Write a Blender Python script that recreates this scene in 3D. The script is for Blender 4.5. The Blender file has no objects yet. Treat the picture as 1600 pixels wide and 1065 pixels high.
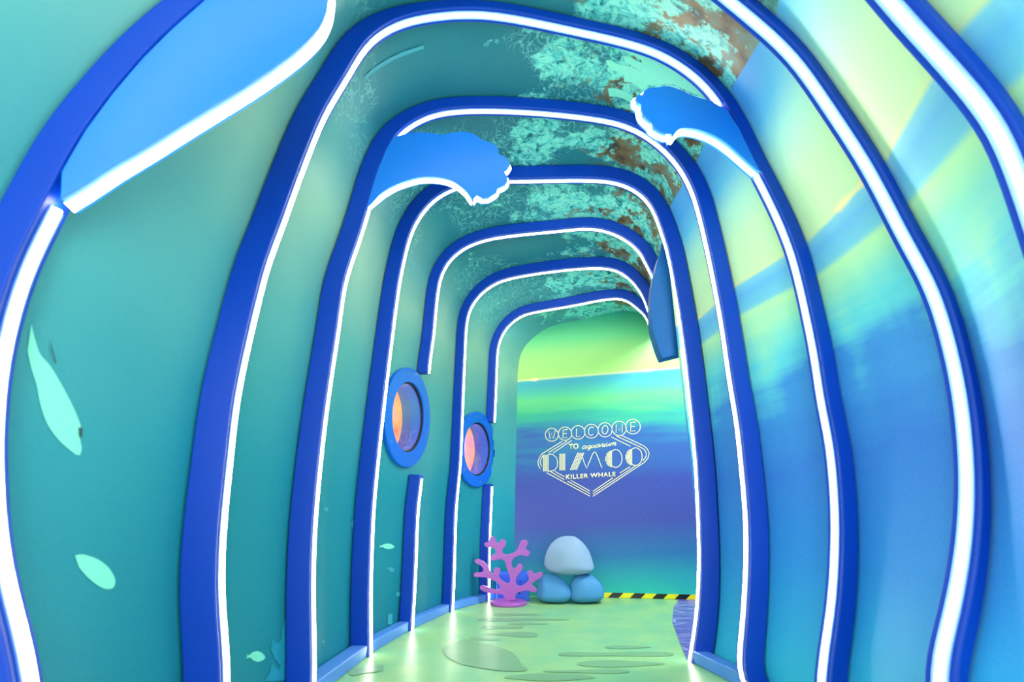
import bpy, bmesh, math, random
from mathutils import Vector
from mathutils.bvhtree import BVHTree
random.seed(4)
SC = bpy.context.scene
COL = SC.collection

# ---------------------------------------------------------------- camera, world, exposure
F = 800.0; PITCH = math.radians(18.5); H = 0.8
cam_d = bpy.data.cameras.new('camera'); cam = bpy.data.objects.new('camera', cam_d); COL.objects.link(cam)
cam.location = (0, 0, H); cam.rotation_euler = (math.pi/2 + PITCH, 0, 0)
cam_d.sensor_width = 36; cam_d.lens = 18.0; cam_d.clip_start = 0.02
cam_d.dof.use_dof = True; cam_d.dof.focus_distance = 4.6; cam_d.dof.aperture_fstop = 2.2
SC.camera = cam
world = bpy.data.worlds.new('world'); SC.world = world; world.use_nodes = True
bg = world.node_tree.nodes['Background']
bg.inputs[0].default_value = (0.80, 0.92, 1.0, 1); bg.inputs[1].default_value = 2.1
SC.view_settings.view_transform = 'Standard'; SC.view_settings.look = 'None'
SC.view_settings.exposure = 1.12; SC.view_settings.gamma = 1.0; SC.view_settings.use_curve_mapping = False
LED = 12.0          # strength of every light strip
# unseen area light added in the side passage to brighten the back wall
ld = bpy.data.lights.new('passage_fill', 'AREA'); ld.shape = 'RECTANGLE'; ld.size = 0.9; ld.size_y = 0.9
ld.energy = 60; ld.color = (0.93, 0.96, 1.0)
lo = bpy.data.objects.new('passage_fill', ld); COL.objects.link(lo)
lo.location = (2.45, 4.2, 3.2); lo.rotation_euler = (math.radians(25), math.radians(15), 0)

# ---------------------------------------------------------------- helpers
def ray(px, py):
    x = (px-800)/F; y = (532.5-py)/F
    c, s = math.cos(PITCH), math.sin(PITCH)
    return Vector((x, c - s*y, s + c*y))
class Plane:
    """vertical plane y + x tan(yaw) = y0 ; (s, z) coordinates on it"""
    def __init__(self, y0, yaw):
        self.y0 = y0; self.a = math.radians(yaw)
        self.u = Vector((math.cos(self.a), -math.sin(self.a), 0))
        self.n = Vector((math.sin(self.a), math.cos(self.a), 0))
    def px(self, px, py):
        r = ray(px, py); k = self.y0/(r.y + r.x*math.tan(self.a))
        p = r*k; return (p.x/math.cos(self.a), p.z + H)
    def at(self, s, z, d=0.0):
        return Vector((0, self.y0, z)) + self.u*s + self.n*d
def floor_pt(px, py, z=0.0):
    r = ray(px, py); k = (z-H)/r.z
    return Vector((r.x*k, r.y*k, z))
def lin(c):
    c = c/255.0
    return c/12.92 if c <= 0.04045 else ((c+0.055)/1.055)**2.4
def rgb(r, g, b): return (lin(r), lin(g), lin(b), 1)
def mesh_obj(name, verts, faces, mats=None, parent=None, smooth=False, mi=None):
    me = bpy.data.meshes.new(name); me.from_pydata([tuple(v) for v in verts], [], faces)
    o = bpy.data.objects.new(name, me); COL.objects.link(o)
    for m in (mats if isinstance(mats, (list, tuple)) else [mats]): me.materials.append(m)
    if mi: me.polygons.foreach_set('material_index', mi)
    if smooth: me.polygons.foreach_set('use_smooth', [True]*len(faces))
    me.update()
    if parent: o.parent = parent; o.matrix_parent_inverse = parent.matrix_world.inverted()
    return o
def fix_normals(o):
    bm = bmesh.new(); bm.from_mesh(o.data); bmesh.ops.recalc_face_normals(bm, faces=bm.faces); bm.to_mesh(o.data); bm.free()
def bevel(o, w, seg=2):
    m = o.modifiers.new('bevel', 'BEVEL'); m.width = w; m.segments = seg; m.limit_method = 'ANGLE'; m.angle_limit = math.radians(40)
    m.harden_normals = False
def thing(name, label, cat, loc, group=None):
    o = bpy.data.objects.new(name, None); COL.objects.link(o); o.location = loc; o.empty_display_size = 0.1
    bpy.context.view_layer.update()
    o['label'] = label; o['category'] = cat
    if group: o['group'] = group
    return o
def tag(o, label, cat, group=None):
    o['label'] = label; o['category'] = cat
    if group: o['group'] = group
    return o
def catmull(P, n, closed=False):
    """resample a smooth curve through P to n points evenly spaced"""
    m = len(P); out = []
    rng = m if closed else m-1
    for i in range(rng):
        if closed: p0, p1, p2, p3 = P[(i-1) % m], P[i], P[(i+1) % m], P[(i+2) % m]
        else: p0, p1, p2, p3 = P[max(i-1, 0)], P[i], P[i+1], P[min(i+2, m-1)]
        for k in range(8):
            t = k/8
            out.append(tuple(0.5*((2*b)+(-a+c)*t+(2*a-5*b+4*c-d)*t*t+(-a+3*b-3*c+d)*t**3) for a, b, c, d in zip(p0, p1, p2, p3)))
    out.append(P[0] if closed else P[-1])
    return resample(out, n+1 if closed else n)[:n]
def resample(P, n):
    L = [0]
    for a, b in zip(P, P[1:]): L.append(L[-1] + math.dist(a, b))
    out = []; j = 0
    for i in range(n):
        d = L[-1]*i/(n-1)
        while j < len(L)-2 and L[j+1] < d: j += 1
        t = (d-L[j])/max(L[j+1]-L[j], 1e-9)
        out.append(tuple(a+(b-a)*t for a, b in zip(P[j], P[j+1])))
    return out
def smooth_poly(P, k):
    for _ in range(k):
        Q = [P[0]] + [tuple((a+2*b+c)/4 for a, b, c in zip(P[i-1], P[i], P[i+1])) for i in range(1, len(P)-1)] + [P[-1]]
        P = Q
    return P
def tube(verts, faces, path, r, seg=8, closed=False, cap=True):
    n = len(path); base0 = len(verts)
    up = None
    for i, p in enumerate(path):
        p = Vector(p)
        if closed: t = Vector(path[(i+1) % n]) - Vector(path[i-1])
        else: t = Vector(path[min(i+1, n-1)]) - Vector(path[max(i-1, 0)])
        t.normalize()
        if up is None: up = Vector((0, 0, 1)) if abs(t.z) < .9 else Vector((0, 1, 0))
        a = (up - t*up.dot(t)).normalized(); b = t.cross(a); up = a
        for k in range(seg):
            w = 2*math.pi*k/seg
            verts.append(p + a*math.cos(w)*r + b*math.sin(w)*r)
    for i in range(n if closed else n-1):
        for k in range(seg):
            i2 = (i+1) % n
            faces.append((base0+i*seg+k, base0+i*seg+(k+1) % seg, base0+i2*seg+(k+1) % seg, base0+i2*seg+k))
    if cap and not closed:
        faces.append(tuple(base0+k for k in range(seg))[::-1]); faces.append(tuple(base0+(n-1)*seg+k for k in range(seg)))
def slab(name, pl, pts, d0, d1, mat, parent=None, bev=0.004):
    """closed outline pts (s,z) on a plane, from depth d0 to d1"""
    n = len(pts)
    v = [pl.at(s, z, d0) for s, z in pts] + [pl.at(s, z, d1) for s, z in pts]
    f = [tuple(range(n)), tuple(range(2*n-1, n-1, -1))] + [(i, n+i, n+(i+1) % n, (i+1) % n) for i in range(n)]
    o = mesh_obj(name, v, f, mat, parent)
    fix_normals(o)
    if bev: bevel(o, bev)
    return o

# ---------------------------------------------------------------- materials
def newmat(name):
    m = bpy.data.materials.new(name); m.use_nodes = True
    nt = m.node_tree; b = nt.nodes['Principled BSDF']
    return m, nt, b
def N(nt, t, **kw):
    n = nt.nodes.new(t)
    for k, v in kw.items():
        if k.startswith('i_'): n.inputs[k[2:].replace('_', ' ')].default_value = v
        else: setattr(n, k, v)
    return n
def plain(name, col, rough=0.4, spec=0.5, var=0.06, scale=6.0, coat=0.0, bump=0.0):
    m, nt, b = newmat(name)
    ns = N(nt, 'ShaderNodeTexNoise'); ns.inputs['Scale'].default_value = scale; ns.inputs['Detail'].default_value = 4
    tc = N(nt, 'ShaderNodeTexCoord'); nt.links.new(tc.outputs['Object'], ns.inputs['Vector'])
    mx = N(nt, 'ShaderNodeMix', data_type='RGBA')
    mx.inputs['A'].default_value = tuple(c*(1-var) for c in col[:3])+(1,); mx.inputs['B'].default_value = tuple(min(1, c*(1+var)) for c in col[:3])+(1,)
    nt.links.new(ns.outputs['Fac'], mx.inputs['Factor']); nt.links.new(mx.outputs['Result'], b.inputs['Base Color'])
    b.inputs['Roughness'].default_value = rough; b.inputs['Specular IOR Level'].default_value = spec
    b.inputs['Coat Weight'].default_value = coat
    if bump:
        n2 = N(nt, 'ShaderNodeTexNoise'); n2.inputs['Scale'].default_value = scale*6; nt.links.new(tc.outputs['Object'], n2.inputs['Vector'])
        bp = N(nt, 'ShaderNodeBump'); bp.inputs['Strength'].default_value = bump; bp.inputs['Distance'].default_value = .01
        nt.links.new(n2.outputs['Fac'], bp.inputs['Height']); nt.links.new(bp.outputs['Normal'], b.inputs['Normal'])
    return m
def emis(name, col, s):
    m, nt, b = newmat(name)
    b.inputs['Base Color'].default_value = (.8, .8, .8, 1)
    b.inputs['Emission Color'].default_value = col; b.inputs['Emission Strength'].default_value = s
    return m
def ramp(nt, stops, interp='LINEAR'):
    r = N(nt, 'ShaderNodeValToRGB'); r.color_ramp.interpolation = interp
    el = r.color_ramp.elements
    while len(el) > 1: el.remove(el[-1])
    el[0].position = stops[0][0]; el[0].color = stops[0][1]
    for p, c in stops[1:]:
        e = el.new(p); e.color = c
    return r
def mth(nt, op, a, b=None, c=None, clamp=False):
    n = N(nt, 'ShaderNodeMath', operation=op); n.use_clamp = clamp
    for i, v in enumerate((a, b, c)):
        if v is None: continue
        if isinstance(v, (int, float)): n.inputs[i].default_value = v
        else: nt.links.new(v, n.inputs[i])
    return n.outputs[0]
def mixc(nt, f, a, b, blend='MIX'):
    n = N(nt, 'ShaderNodeMix', data_type='RGBA', blend_type=blend)
    for k, v in (('Factor', f), ('A', a), ('B', b)):
        if isinstance(v, (int, float, tuple)): n.inputs[k].default_value = v
        else: nt.links.new(v, n.inputs[k])
    return n.outputs['Result']
def pos(nt):
    g = N(nt, 'ShaderNodeNewGeometry'); s = N(nt, 'ShaderNodeSeparateXYZ'); nt.links.new(g.outputs['Position'], s.inputs[0])
    return g.outputs['Position'], s.outputs['X'], s.outputs['Y'], s.outputs['Z']
def noise(nt, vec, scale, detail=3, rough=.5, sc=None, dist=0.0):
    if sc:
        mp = N(nt, 'ShaderNodeMapping'); nt.links.new(vec, mp.inputs['Vector'])
        mp.inputs['Scale'].default_value = sc[0]; mp.inputs['Rotation'].default_value = sc[1]; vec = mp.outputs[0]
    n = N(nt, 'ShaderNodeTexNoise'); nt.links.new(vec, n.inputs['Vector'])
    n.inputs['Scale'].default_value = scale; n.inputs['Detail'].default_value = detail; n.inputs['Roughness'].default_value = rough
    n.inputs['Distortion'].default_value = dist
    return n.outputs['Fac']

M = {}
M['rib'] = plain('royal_blue_paint', rgb(0, 61, 172), rough=.4, spec=.25, var=.03)
M['strip_glow'] = plain('pale_lavender_glow', rgb(110, 150, 235), rough=.35, var=.02)
M['panel'] = plain('sky_blue_paint', rgb(22, 124, 228), rough=.35, var=.04)
M['fin'] = plain('deep_sea_blue_paint', rgb(6, 84, 150), rough=.5, spec=.2, var=.04)
M['led'] = emis('light_strip_white', (1.0, .95, .76, 1), LED)
M['curb'] = plain('pale_blue_paint', rgb(85, 140, 225), rough=.35, var=.05)
M['ring'] = plain('porthole_blue_paint', rgb(10, 105, 220), rough=.3, var=.03)
M['gasket'] = plain('black_rubber', rgb(12, 14, 22), rough=.6)
M['screw'] = plain('dull_steel', rgb(110, 130, 150), rough=.3)
M['coral'] = plain('orchid_paint', rgb(166, 84, 176), rough=.4, var=.05)
M['rock_pale'] = plain('pale_blue_grey_foam', rgb(138, 162, 190), rough=.7, var=.12, scale=5, bump=.15)
M['rock_blue'] = plain('blue_foam', rgb(68, 138, 192), rough=.7, var=.12, scale=5, bump=.15)
M['box'] = plain('bright_blue_laminate', rgb(40, 100, 235), rough=.3)
M['ink'] = plain('cream_lettering', rgb(242, 232, 178), rough=.5, var=.01)
M['fish'] = plain('printed_pale_aqua', rgb(135, 232, 205), rough=.5, var=.06, scale=30)
M['weed'] = plain('printed_seaweed', rgb(30, 150, 175), rough=.5, var=.3, scale=40)
M['dark_ink'] = plain('printed_dark', rgb(40, 70, 75), rough=.5)
M['bubble'] = plain('faint_aqua', rgb(60, 165, 180), rough=.5, var=.15, scale=30)

def mural_left():
    m, nt, b = newmat('reef_mural')
    P, X, Y, Z = pos(nt)
    zn = mth(nt, 'ADD', Z, mth(nt, 'MULTIPLY', mth(nt, 'SUBTRACT', noise(nt, P, 1.1, 3), .5), .8))
    r = ramp(nt, [(0.0, rgb(0, 120, 140)), (.30, rgb(25, 140, 155)), (.55, rgb(85, 165, 162)), (.72, rgb(140, 188, 162)), (.84, rgb(85, 160, 158)), (.95, rgb(38, 125, 135)), (1.0, rgb(30, 115, 128))])
    nt.links.new(mth(nt, 'DIVIDE', zn, 3.3), r.inputs[0])
    col = r.outputs[0]
    # fine printed grain
    g = noise(nt, P, 90, 2); col = mixc(nt, mth(nt, 'MULTIPLY', g, .10), col, rgb(120, 200, 205))
    # --- coral bed overhead: masked by height and by distance to the right
    top = mth(nt, 'MULTIPLY', mth(nt, 'SUBTRACT', Z, 2.62), 4.5, clamp=True)
    axis = mth(nt, 'SUBTRACT', X, mth(nt, 'MULTIPLY', mth(nt, 'POWER', mth(nt, 'MAXIMUM', mth(nt, 'SUBTRACT', Y, 2.6), 0.0), 2.0), .055))
    rt = mth(nt, 'ADD', mth(nt, 'MULTIPLY', axis, .55), .42, clamp=True)
    big = noise(nt, P, 2.2, 6, .72)
    coral = mth(nt, 'MULTIPLY', mth(nt, 'SUBTRACT', mth(nt, 'ADD', big, mth(nt, 'MULTIPLY', rt, .34)), .70), 22, clamp=True)
    coral = mth(nt, 'MULTIPLY', coral, top)
    # sea fans: wavy thin lines
    wv = N(nt, 'ShaderNodeTexVoronoi', feature='DISTANCE_TO_EDGE'); wv.inputs['Scale'].default_value = 13
    dn = N(nt, 'ShaderNodeTexNoise'); dn.inputs['Scale'].default_value = 5; nt.links.new(P, dn.inputs['Vector'])
    vm = N(nt, 'ShaderNodeVectorMath', operation='MULTIPLY_ADD'); nt.links.new(dn.outputs['Color'], vm.inputs[0]); vm.inputs[1].default_value = (.35, .35, .35); nt.links.new(P, vm.inputs[2])
    mp = N(nt, 'ShaderNodeMapping'); mp.inputs['Scale'].default_value = (2.1, .8, .8); nt.links.new(vm.outputs[0], mp.inputs[0]); nt.links.new(mp.outputs[0], wv.inputs['Vector'])
    line = mth(nt, 'SUBTRACT', 1.0, mth(nt, 'MULTIPLY', wv.outputs['Distance'], 16), clamp=True)
    fanmask = mth(nt, 'MULTIPLY', mth(nt, 'SUBTRACT', noise(nt, P, 1.3, 2), .46), 14, clamp=True)
    line = mth(nt, 'MULTIPLY', mth(nt, 'MULTIPLY', line, fanmask), mth(nt, 'MULTIPLY', top, .75))
    col = mixc(nt, line, col, rgb(125, 210, 200))
    inner = noise(nt, P, 14, 5, .65, dist=1.2)
    rr = ramp(nt, [(.34, rgb(15, 90, 105)), (.44, rgb(85, 195, 190)), (.58, rgb(140, 232, 210)), (.68, rgb(60, 160, 165))]); nt.links.new(inner, rr.inputs[0])
    col = mixc(nt, coral, col, rr.outputs[0])
    # brown rock patches
    br = mth(nt, 'MULTIPLY', mth(nt, 'SUBTRACT', mth(nt, 'ADD', noise(nt, P, 4.3, 6, .7), mth(nt, 'MULTIPLY', rt, .28)), .755), 26, clamp=True)
    br = mth(nt, 'MULTIPLY', mth(nt, 'MULTIPLY', br, top), mth(nt, 'MULTIPLY', mth(nt, 'SUBTRACT', rt, .45), 3.0, clamp=True))
    rb = ramp(nt, [(.35, rgb(60, 60, 50)), (.5, rgb(120, 95, 60)), (.65, rgb(105, 130, 115))]); nt.links.new(noise(nt, P, 9, 4), rb.inputs[0])
    col = mixc(nt, br, col, rb.outputs[0])
    nt.links.new(col, b.inputs['Base Color'])
    b.inputs['Roughness'].default_value = .42; b.inputs['Specular IOR Level'].default_value = .3
    return m
M['reef'] = mural_left()

def sea_mural(name, stops, zline, wall):
    m, nt, b = newmat(name)
    P, X, Y, Z = pos(nt)
    if wall == 'back': along = X; sq = ((.35, .35, 5.0), (0, 0, 0))
    else: along = Y; sq = ((.3, .35, 4.0), (0, 0, 0))
    if wall == 'back': Z = mth(nt, 'SUBTRACT', Z, mth(nt, 'MULTIPLY', mth(nt, 'SUBTRACT', X, 1.0), .045))
    st = noise(nt, P, 2.2, 4, .55, sc=sq)
    below = mth(nt, 'MULTIPLY', mth(nt, 'SUBTRACT', zline-.22, Z), 3.5, clamp=True)
    band = mth(nt, 'MULTIPLY', below, mth(nt, 'MULTIPLY', mth(nt, 'SUBTRACT', Z, zline-1.25), 1.6, clamp=True))
    diag = noise(nt, P, 1.6, 3, .5, sc=((.35, .5, 1.5), (0, math.radians(-38), 0)) if wall == 'back' else ((.3, 1.6, .45), (math.radians(35), 0, 0)))
    zz = mth(nt, 'ADD', Z, mth(nt, 'MULTIPLY', mth(nt, 'MULTIPLY', mth(nt, 'SUBTRACT', st, .5), band), .55))
    zz = mth(nt, 'ADD', zz, mth(nt, 'MULTIPLY', mth(nt, 'MULTIPLY', mth(nt, 'SUBTRACT', diag, .5), band), 1.0 if wall == 'right' else 1.3))
    r = ramp(nt, [(z/3.3, rgb(*c)) for z, c in stops])
    nt.links.new(mth(nt, 'DIVIDE', zz, 3.3), r.inputs[0]); col = r.outputs[0]
    # bright glints riding on the printed horizon line
    dz = mth(nt, 'ABSOLUTE', mth(nt, 'SUBTRACT', Z, zline))
    gl = mth(nt, 'SUBTRACT', 1.0, mth(nt, 'MULTIPLY', dz, 55), clamp=True)
    gn = noise(nt, P, 2.4, 2, .5, sc=((1, 1, .05), (0, 0, 0)))
    thick = mth(nt, 'MULTIPLY', mth(nt, 'SUBTRACT', gn, .62), 2.0, clamp=True)
    g2 = mth(nt, 'SUBTRACT', 1.0, mth(nt, 'DIVIDE', dz, mth(nt, 'ADD', mth(nt, 'MULTIPLY', thick, .22), .001)), clamp=True)
    col = mixc(nt, mth(nt, 'MULTIPLY', gl, .7), col, rgb(225, 235, 165))
    col = mixc(nt, g2, col, rgb(255, 232, 170))
    col = mixc(nt, mth(nt, 'MULTIPLY', noise(nt, P, 120, 2), .06), col, (1, 1, 1, 1))
    nt.links.new(col, b.inputs['Base Color'])
    b.inputs['Roughness'].default_value = .5; b.inputs['Specular IOR Level'].default_value = .18
    return m
M['sea_right'] = sea_mural('sea_surface_mural', [
    (0, (25, 190, 210)), (.25, (12, 165, 215)), (.6, (5, 132, 212)), (1.0, (30, 116, 206)), (1.35, (45, 140, 212)), (1.6, (95, 208, 215)),
    (1.76, (150, 225, 190)), (1.86, (190, 238, 175)), (1.885, (115, 200, 222)), (1.98, (100, 182, 230)), (2.04, (130, 205, 225)), (2.06, (212, 240, 180)), (2.3, (205, 240, 185)), (2.5, (175, 235, 212)), (2.66, (100, 195, 235)), (2.8, (70, 165, 235))], 2.055, 'right')
M['sea_back'] = sea_mural('sea_surface_mural_back', [
    (0, (20, 190, 165)), (.14, (10, 165, 165)), (.38, (15, 108, 158)), (.7, (52, 66, 150)), (1.1, (42, 62, 150)), (1.35, (25, 88, 158)), (1.6, (20, 140, 150)),
    (1.85, (38, 172, 130)), (2.02, (95, 198, 122)), (2.1, (70, 185, 150)), (2.22, (50, 160, 175)), (2.27, (60, 165, 170)), (2.285, (165, 215, 110)), (2.55, (150, 212, 120)), (2.75, (90, 200, 130)), (3.0, (5, 155, 125))], 2.28, 'back')

def floor_mat(name, c1, c2, rough=.36):
    m, nt, b = newmat(name); P, X, Y, Z = pos(nt)
    f = ramp(nt, [(.25, c1), (.75, c2)]); nt.links.new(noise(nt, P, 2.6, 6, .6), f.inputs[0])
    col = mixc(nt, mth(nt, 'MULTIPLY', noise(nt, P, 40, 3), .12), f.outputs[0], rgb(90, 170, 140))
    nt.links.new(col, b.inputs['Base Color'])
    rr = mth(nt, 'ADD', mth(nt, 'MULTIPLY', noise(nt, P, 8, 4), .15), rough-.06); nt.links.new(rr, b.inputs['Roughness'])
    return m
M['floor'] = floor_mat('sea_green_floor_print', rgb(108, 180, 132), rgb(165, 200, 118))
M['floor_shape'] = floor_mat('olive_floor_shape', rgb(112, 158, 112), rgb(125, 168, 110))
def purple():
    m, nt, b = newmat('purple_cracked_stone_print'); P, X, Y, Z = pos(nt)
    v = N(nt, 'ShaderNodeTexVoronoi', feature='DISTANCE_TO_EDGE'); v.inputs['Scale'].default_value = 4.5
    mp = N(nt, 'ShaderNodeMapping'); mp.inputs['Scale'].default_value = (.6, 1.6, 1); nt.links.new(P, mp.inputs[0]); nt.links.new(mp.outputs[0], v.inputs['Vector'])
    ln = mth(nt, 'SUBTRACT', 1, mth(nt, 'MULTIPLY', v.outputs['Distance'], 22), clamp=True)
    base = mixc(nt, noise(nt, P, 7, 3), rgb(70, 60, 140), rgb(125, 115, 190))
    nt.links.new(mixc(nt, ln, base, rgb(165, 165, 215)), b.inputs['Base Color']); b.inputs['Roughness'].default_value = .3
    return m
M['purple'] = purple()
def tape():
    m, nt, b = newmat('black_yellow_tape'); P, X, Y, Z = pos(nt)
    k = mth(nt, 'FRACT', mth(nt, 'DIVIDE', mth(nt, 'ADD', X, mth(nt, 'MULTIPLY', Z, -1.1)), .21))
    s = mth(nt, 'GREATER_THAN', k, .5)
    nt.links.new(mixc(nt, s, rgb(250, 225, 10), rgb(25, 22, 18)), b.inputs['Base Color']); b.inputs['Roughness'].default_value = .3
    return m
M['tape'] = tape()
def glass():
    m, nt, b = newmat('porthole_glass')
    b.inputs['Base Color'].default_value = (.92, .96, 1, 1); b.inputs['Roughness'].default_value = .02
    b.inputs['Transmission Weight'].default_value = 1; b.inputs['IOR'].default_value = 1.5
    return m
M['glass'] = glass()
M['liner'] = plain('lavender_liner', rgb(100, 150, 235), rough=.35)
def display():
    m, nt, b = newmat('lit_orange_display'); P, X, Y, Z = pos(nt)
    r = ramp(nt, [(.3, rgb(255, 90, 50)), (.5, rgb(255, 150, 80)), (.65, rgb(255, 130, 140))]); nt.links.new(noise(nt, P, 5, 4), r.inputs[0])
    cl = ramp(nt, [(0, rgb(130, 165, 255)), (1, (1, 1, 1, 1))])
    # added blue glow to tint the liner, orange set piece on the far side
    g = N(nt, 'ShaderNodeTexCoord'); sp = N(nt, 'ShaderNodeSeparateXYZ'); nt.links.new(g.outputs['Generated'], sp.inputs[0])
    f = mth(nt, 'MULTIPLY', mth(nt, 'SUBTRACT', sp.outputs['Y'], .62), 9, clamp=True)
    mixed = mixc(nt, f, rgb(120, 160, 255), r.outputs[0])
    nt.links.new(mixed, b.inputs['Emission Color']); b.inputs['Emission Strength'].default_value = .75
    nt.links.new(r.outputs[0], b.inputs['Base Color'])
    return m
M['display'] = display()

# ---------------------------------------------------------------- ribs: inner front edge of each
T = 0.09
def S(s, z): return ('w', s, z)
RING = {
 'Z': dict(y0=.80, yaw=-12, w=(.06, .05, .035), I=[S(-1.05, 0), S(-1.25, .5), S(-1.32, 1.1), S(-1.22, 1.9), S(-1.0, 2.55), S(-.6, 2.98), S(0, 3.1), S(.5, 2.95), S(.85, 2.6), (1432, 0), (1488, 60), (1540, 119), (1600, 203), S(1.34, 1.2), S(1.34, .8), S(1.28, .4), S(1.15, 0)]),
 'A': dict(y0=1.3, yaw=-12, w=(.085, .05, .03), I=[S(-.78, 0), (21, 1065), (0, 982), (-18, 920), (-30, 840), (-35, 740), (-33, 640), (-20, 540), (0, 465), (21, 402), (35, 373), (70, 315), (84, 280), (122, 210), (175, 140), (245, 60), (315, 0), (400, -75), (520, -160), (680, -215), (850, -215), (1000, -150), (1090, -65), (1169, 0), (1222, 45), (1257, 80), (1292, 129), (1330, 185), (1365, 238), (1400, 301), (1432, 364), (1474, 437), (1498, 507), (1516, 577), (1528, 647), (1535, 723), (1536, 797), (1530, 874), (1516, 955), (1505, 1007), (1491, 1065), S(1.12, 0)]),
 'B': dict(y0=2.0, yaw=-8, w=(.11, .05, .065), I=[S(-.90, 0), (345, 1065), (336, 954), (336, 867), (345, 762), (350, 723), (360, 630), (378, 542), (399, 455), (413, 402), (434, 350), (451, 301), (479, 227), (504, 168), (541, 108), (565, 66), (590, 42), (625, 24), (667, 15), (716, 10), (772, 12), (835, 23), (905, 38), (968, 52), (1017, 66), (1040, 75), (1082, 101), (1110, 126), (1129, 150), (1143, 172), (1162, 210), (1185, 259), (1190, 266), (1208, 301), (1231, 350), (1250, 402), (1271, 490), (1285, 560), (1295, 630), (1309, 692), (1318, 797), (1318, 867), (1313, 954), (1297, 1065), S(1.13, 0)]),
 'C': dict(y0=2.66, yaw=-3, w=(.105, .08, .09), I=[S(-.885, 0), (485, 1065), (483, 937), (484, 867), (488, 797), (497, 705), (504, 647), (514, 577), (525, 507), (535, 437), (557, 373), (572, 325), (590, 262), (608, 222), (625, 199), (649, 184), (677, 171), (716, 166), (765, 165), (817, 167), (870, 171), (922, 177), (968, 185), (1003, 199), (1027, 215), (1048, 234), (1066, 255), (1085, 290), (1096, 325), (1112, 392), (1126, 462), (1136, 520), (1147, 595), (1159, 665), (1165, 723), (1172, 797), (1174, 867), (1169, 972), (1161, 1065), S(1.115, 0)]),
 'D': dict(y0=3.35, yaw=4, w=(.105, .11, .10), I=[S(-.84, 0), (574, 950), (575, 900), (579, 800), (586, 723), (597, 623), (609, 525), (621, 437), (635, 374), (644, 350), (660, 324), (684, 301), (716, 287), (750, 280), (796, 278), (852, 277), (905, 276), (954, 278), (985, 287), (1010, 304), (1024, 325), (1033, 350), (1045, 385), (1056, 441), (1066, 500), (1075, 567), (1083, 640), (1091, 723), (1094, 780), (1097, 867), (1094, 954), S(1.01, 0)]),
 'E': dict(y0=3.98, yaw=9, w=(.085, .09, .09), gap=(1, 1), I=[S(-.735, 0), (645, 900), (649, 800), (656, 737), (667, 579), (674, 525), (679, 472), (686, 430), (702, 402), (726, 383), (758, 371), (800, 364), (870, 357), (915, 353), (947, 357), (975, 369), (999, 388), (1013, 413), (1019, 425), (1026, 440)]),
 'F': dict(y0=4.68, yaw=15, w=(.08, .10, .09), I=[S(-.54, 0), (706, 900), (709, 800), (716, 723), (720, 630), (723, 560), (726, 507), (733, 479), (751, 455), (779, 437), (821, 427), (870, 420), (912, 416), (947, 416), (971, 423), (992, 441), (1006, 462), (1012, 479), (1020, 498)]),
 'G': dict(y0=5.29, yaw=18, w=(.08, .09, .09), I=[S(-.25, 0), (762, 850), (764, 800), (766, 752), (770, 658), (772, 612), (774, 560), (777, 535), (789, 511), (810, 493), (835, 485), (887, 476), (922, 469), (954, 464), (975, 465), (992, 476), (1010, 493), (1017, 514), (1024, 528)]),
}
WALL = Plane(5.76, 9)
WOUT = [(803, 900), (804, 820), (806, 720), (808, 620), (810, 572), (816, 548), (830, 530), (852, 514), (875, 505), (909, 499), (942, 491), (976, 486), (999, 489), (1014, 499), (1028, 520)]
def contour(r):
    pl = Plane(r['y0'], r['yaw']); r['pl'] = pl
    pts = [(p[1], p[2]) if p[0] == 'w' else pl.px(*p) for p in r['I']]
    r['raw'] = pts
    C = smooth_poly(catmull(pts, 180), 6); C[0] = (C[0][0], 0.0)
    if r['I'][-1][0] == 'w': C[-1] = (C[-1][0], 0.0)
    r['C'] = C
    return C
def normals2(C):
    out = []
    for i in range(len(C)):
        a = C[max(i-1, 0)]; b = C[min(i+1, len(C)-1)]
        dx, dz = b[0]-a[0], b[1]-a[1]; L = math.hypot(dx, dz) or 1
        out.append((-dz/L, dx/L))      # outward when walking left foot -> top -> right foot
    return out
def width(n, w):
    nx, nz = n; ax, az = nx*nx, nz*nz
    return (w[0] if nx < 0 else w[2])*ax + w[1]*az
for k, r in RING.items():
    C = contour(r); Nn = normals2(C)
    r['N'] = Nn
    r['O'] = [(p[0]+n[0]*width(n, r['w']), p[1]+n[1]*width(n, r['w'])) for p, n in zip(C, Nn)]
    r['O'][0] = (r['O'][0][0], 0.0)
    if r['I'][-1][0] == 'w': r['O'][-1] = (r['O'][-1][0], 0.0)

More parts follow.
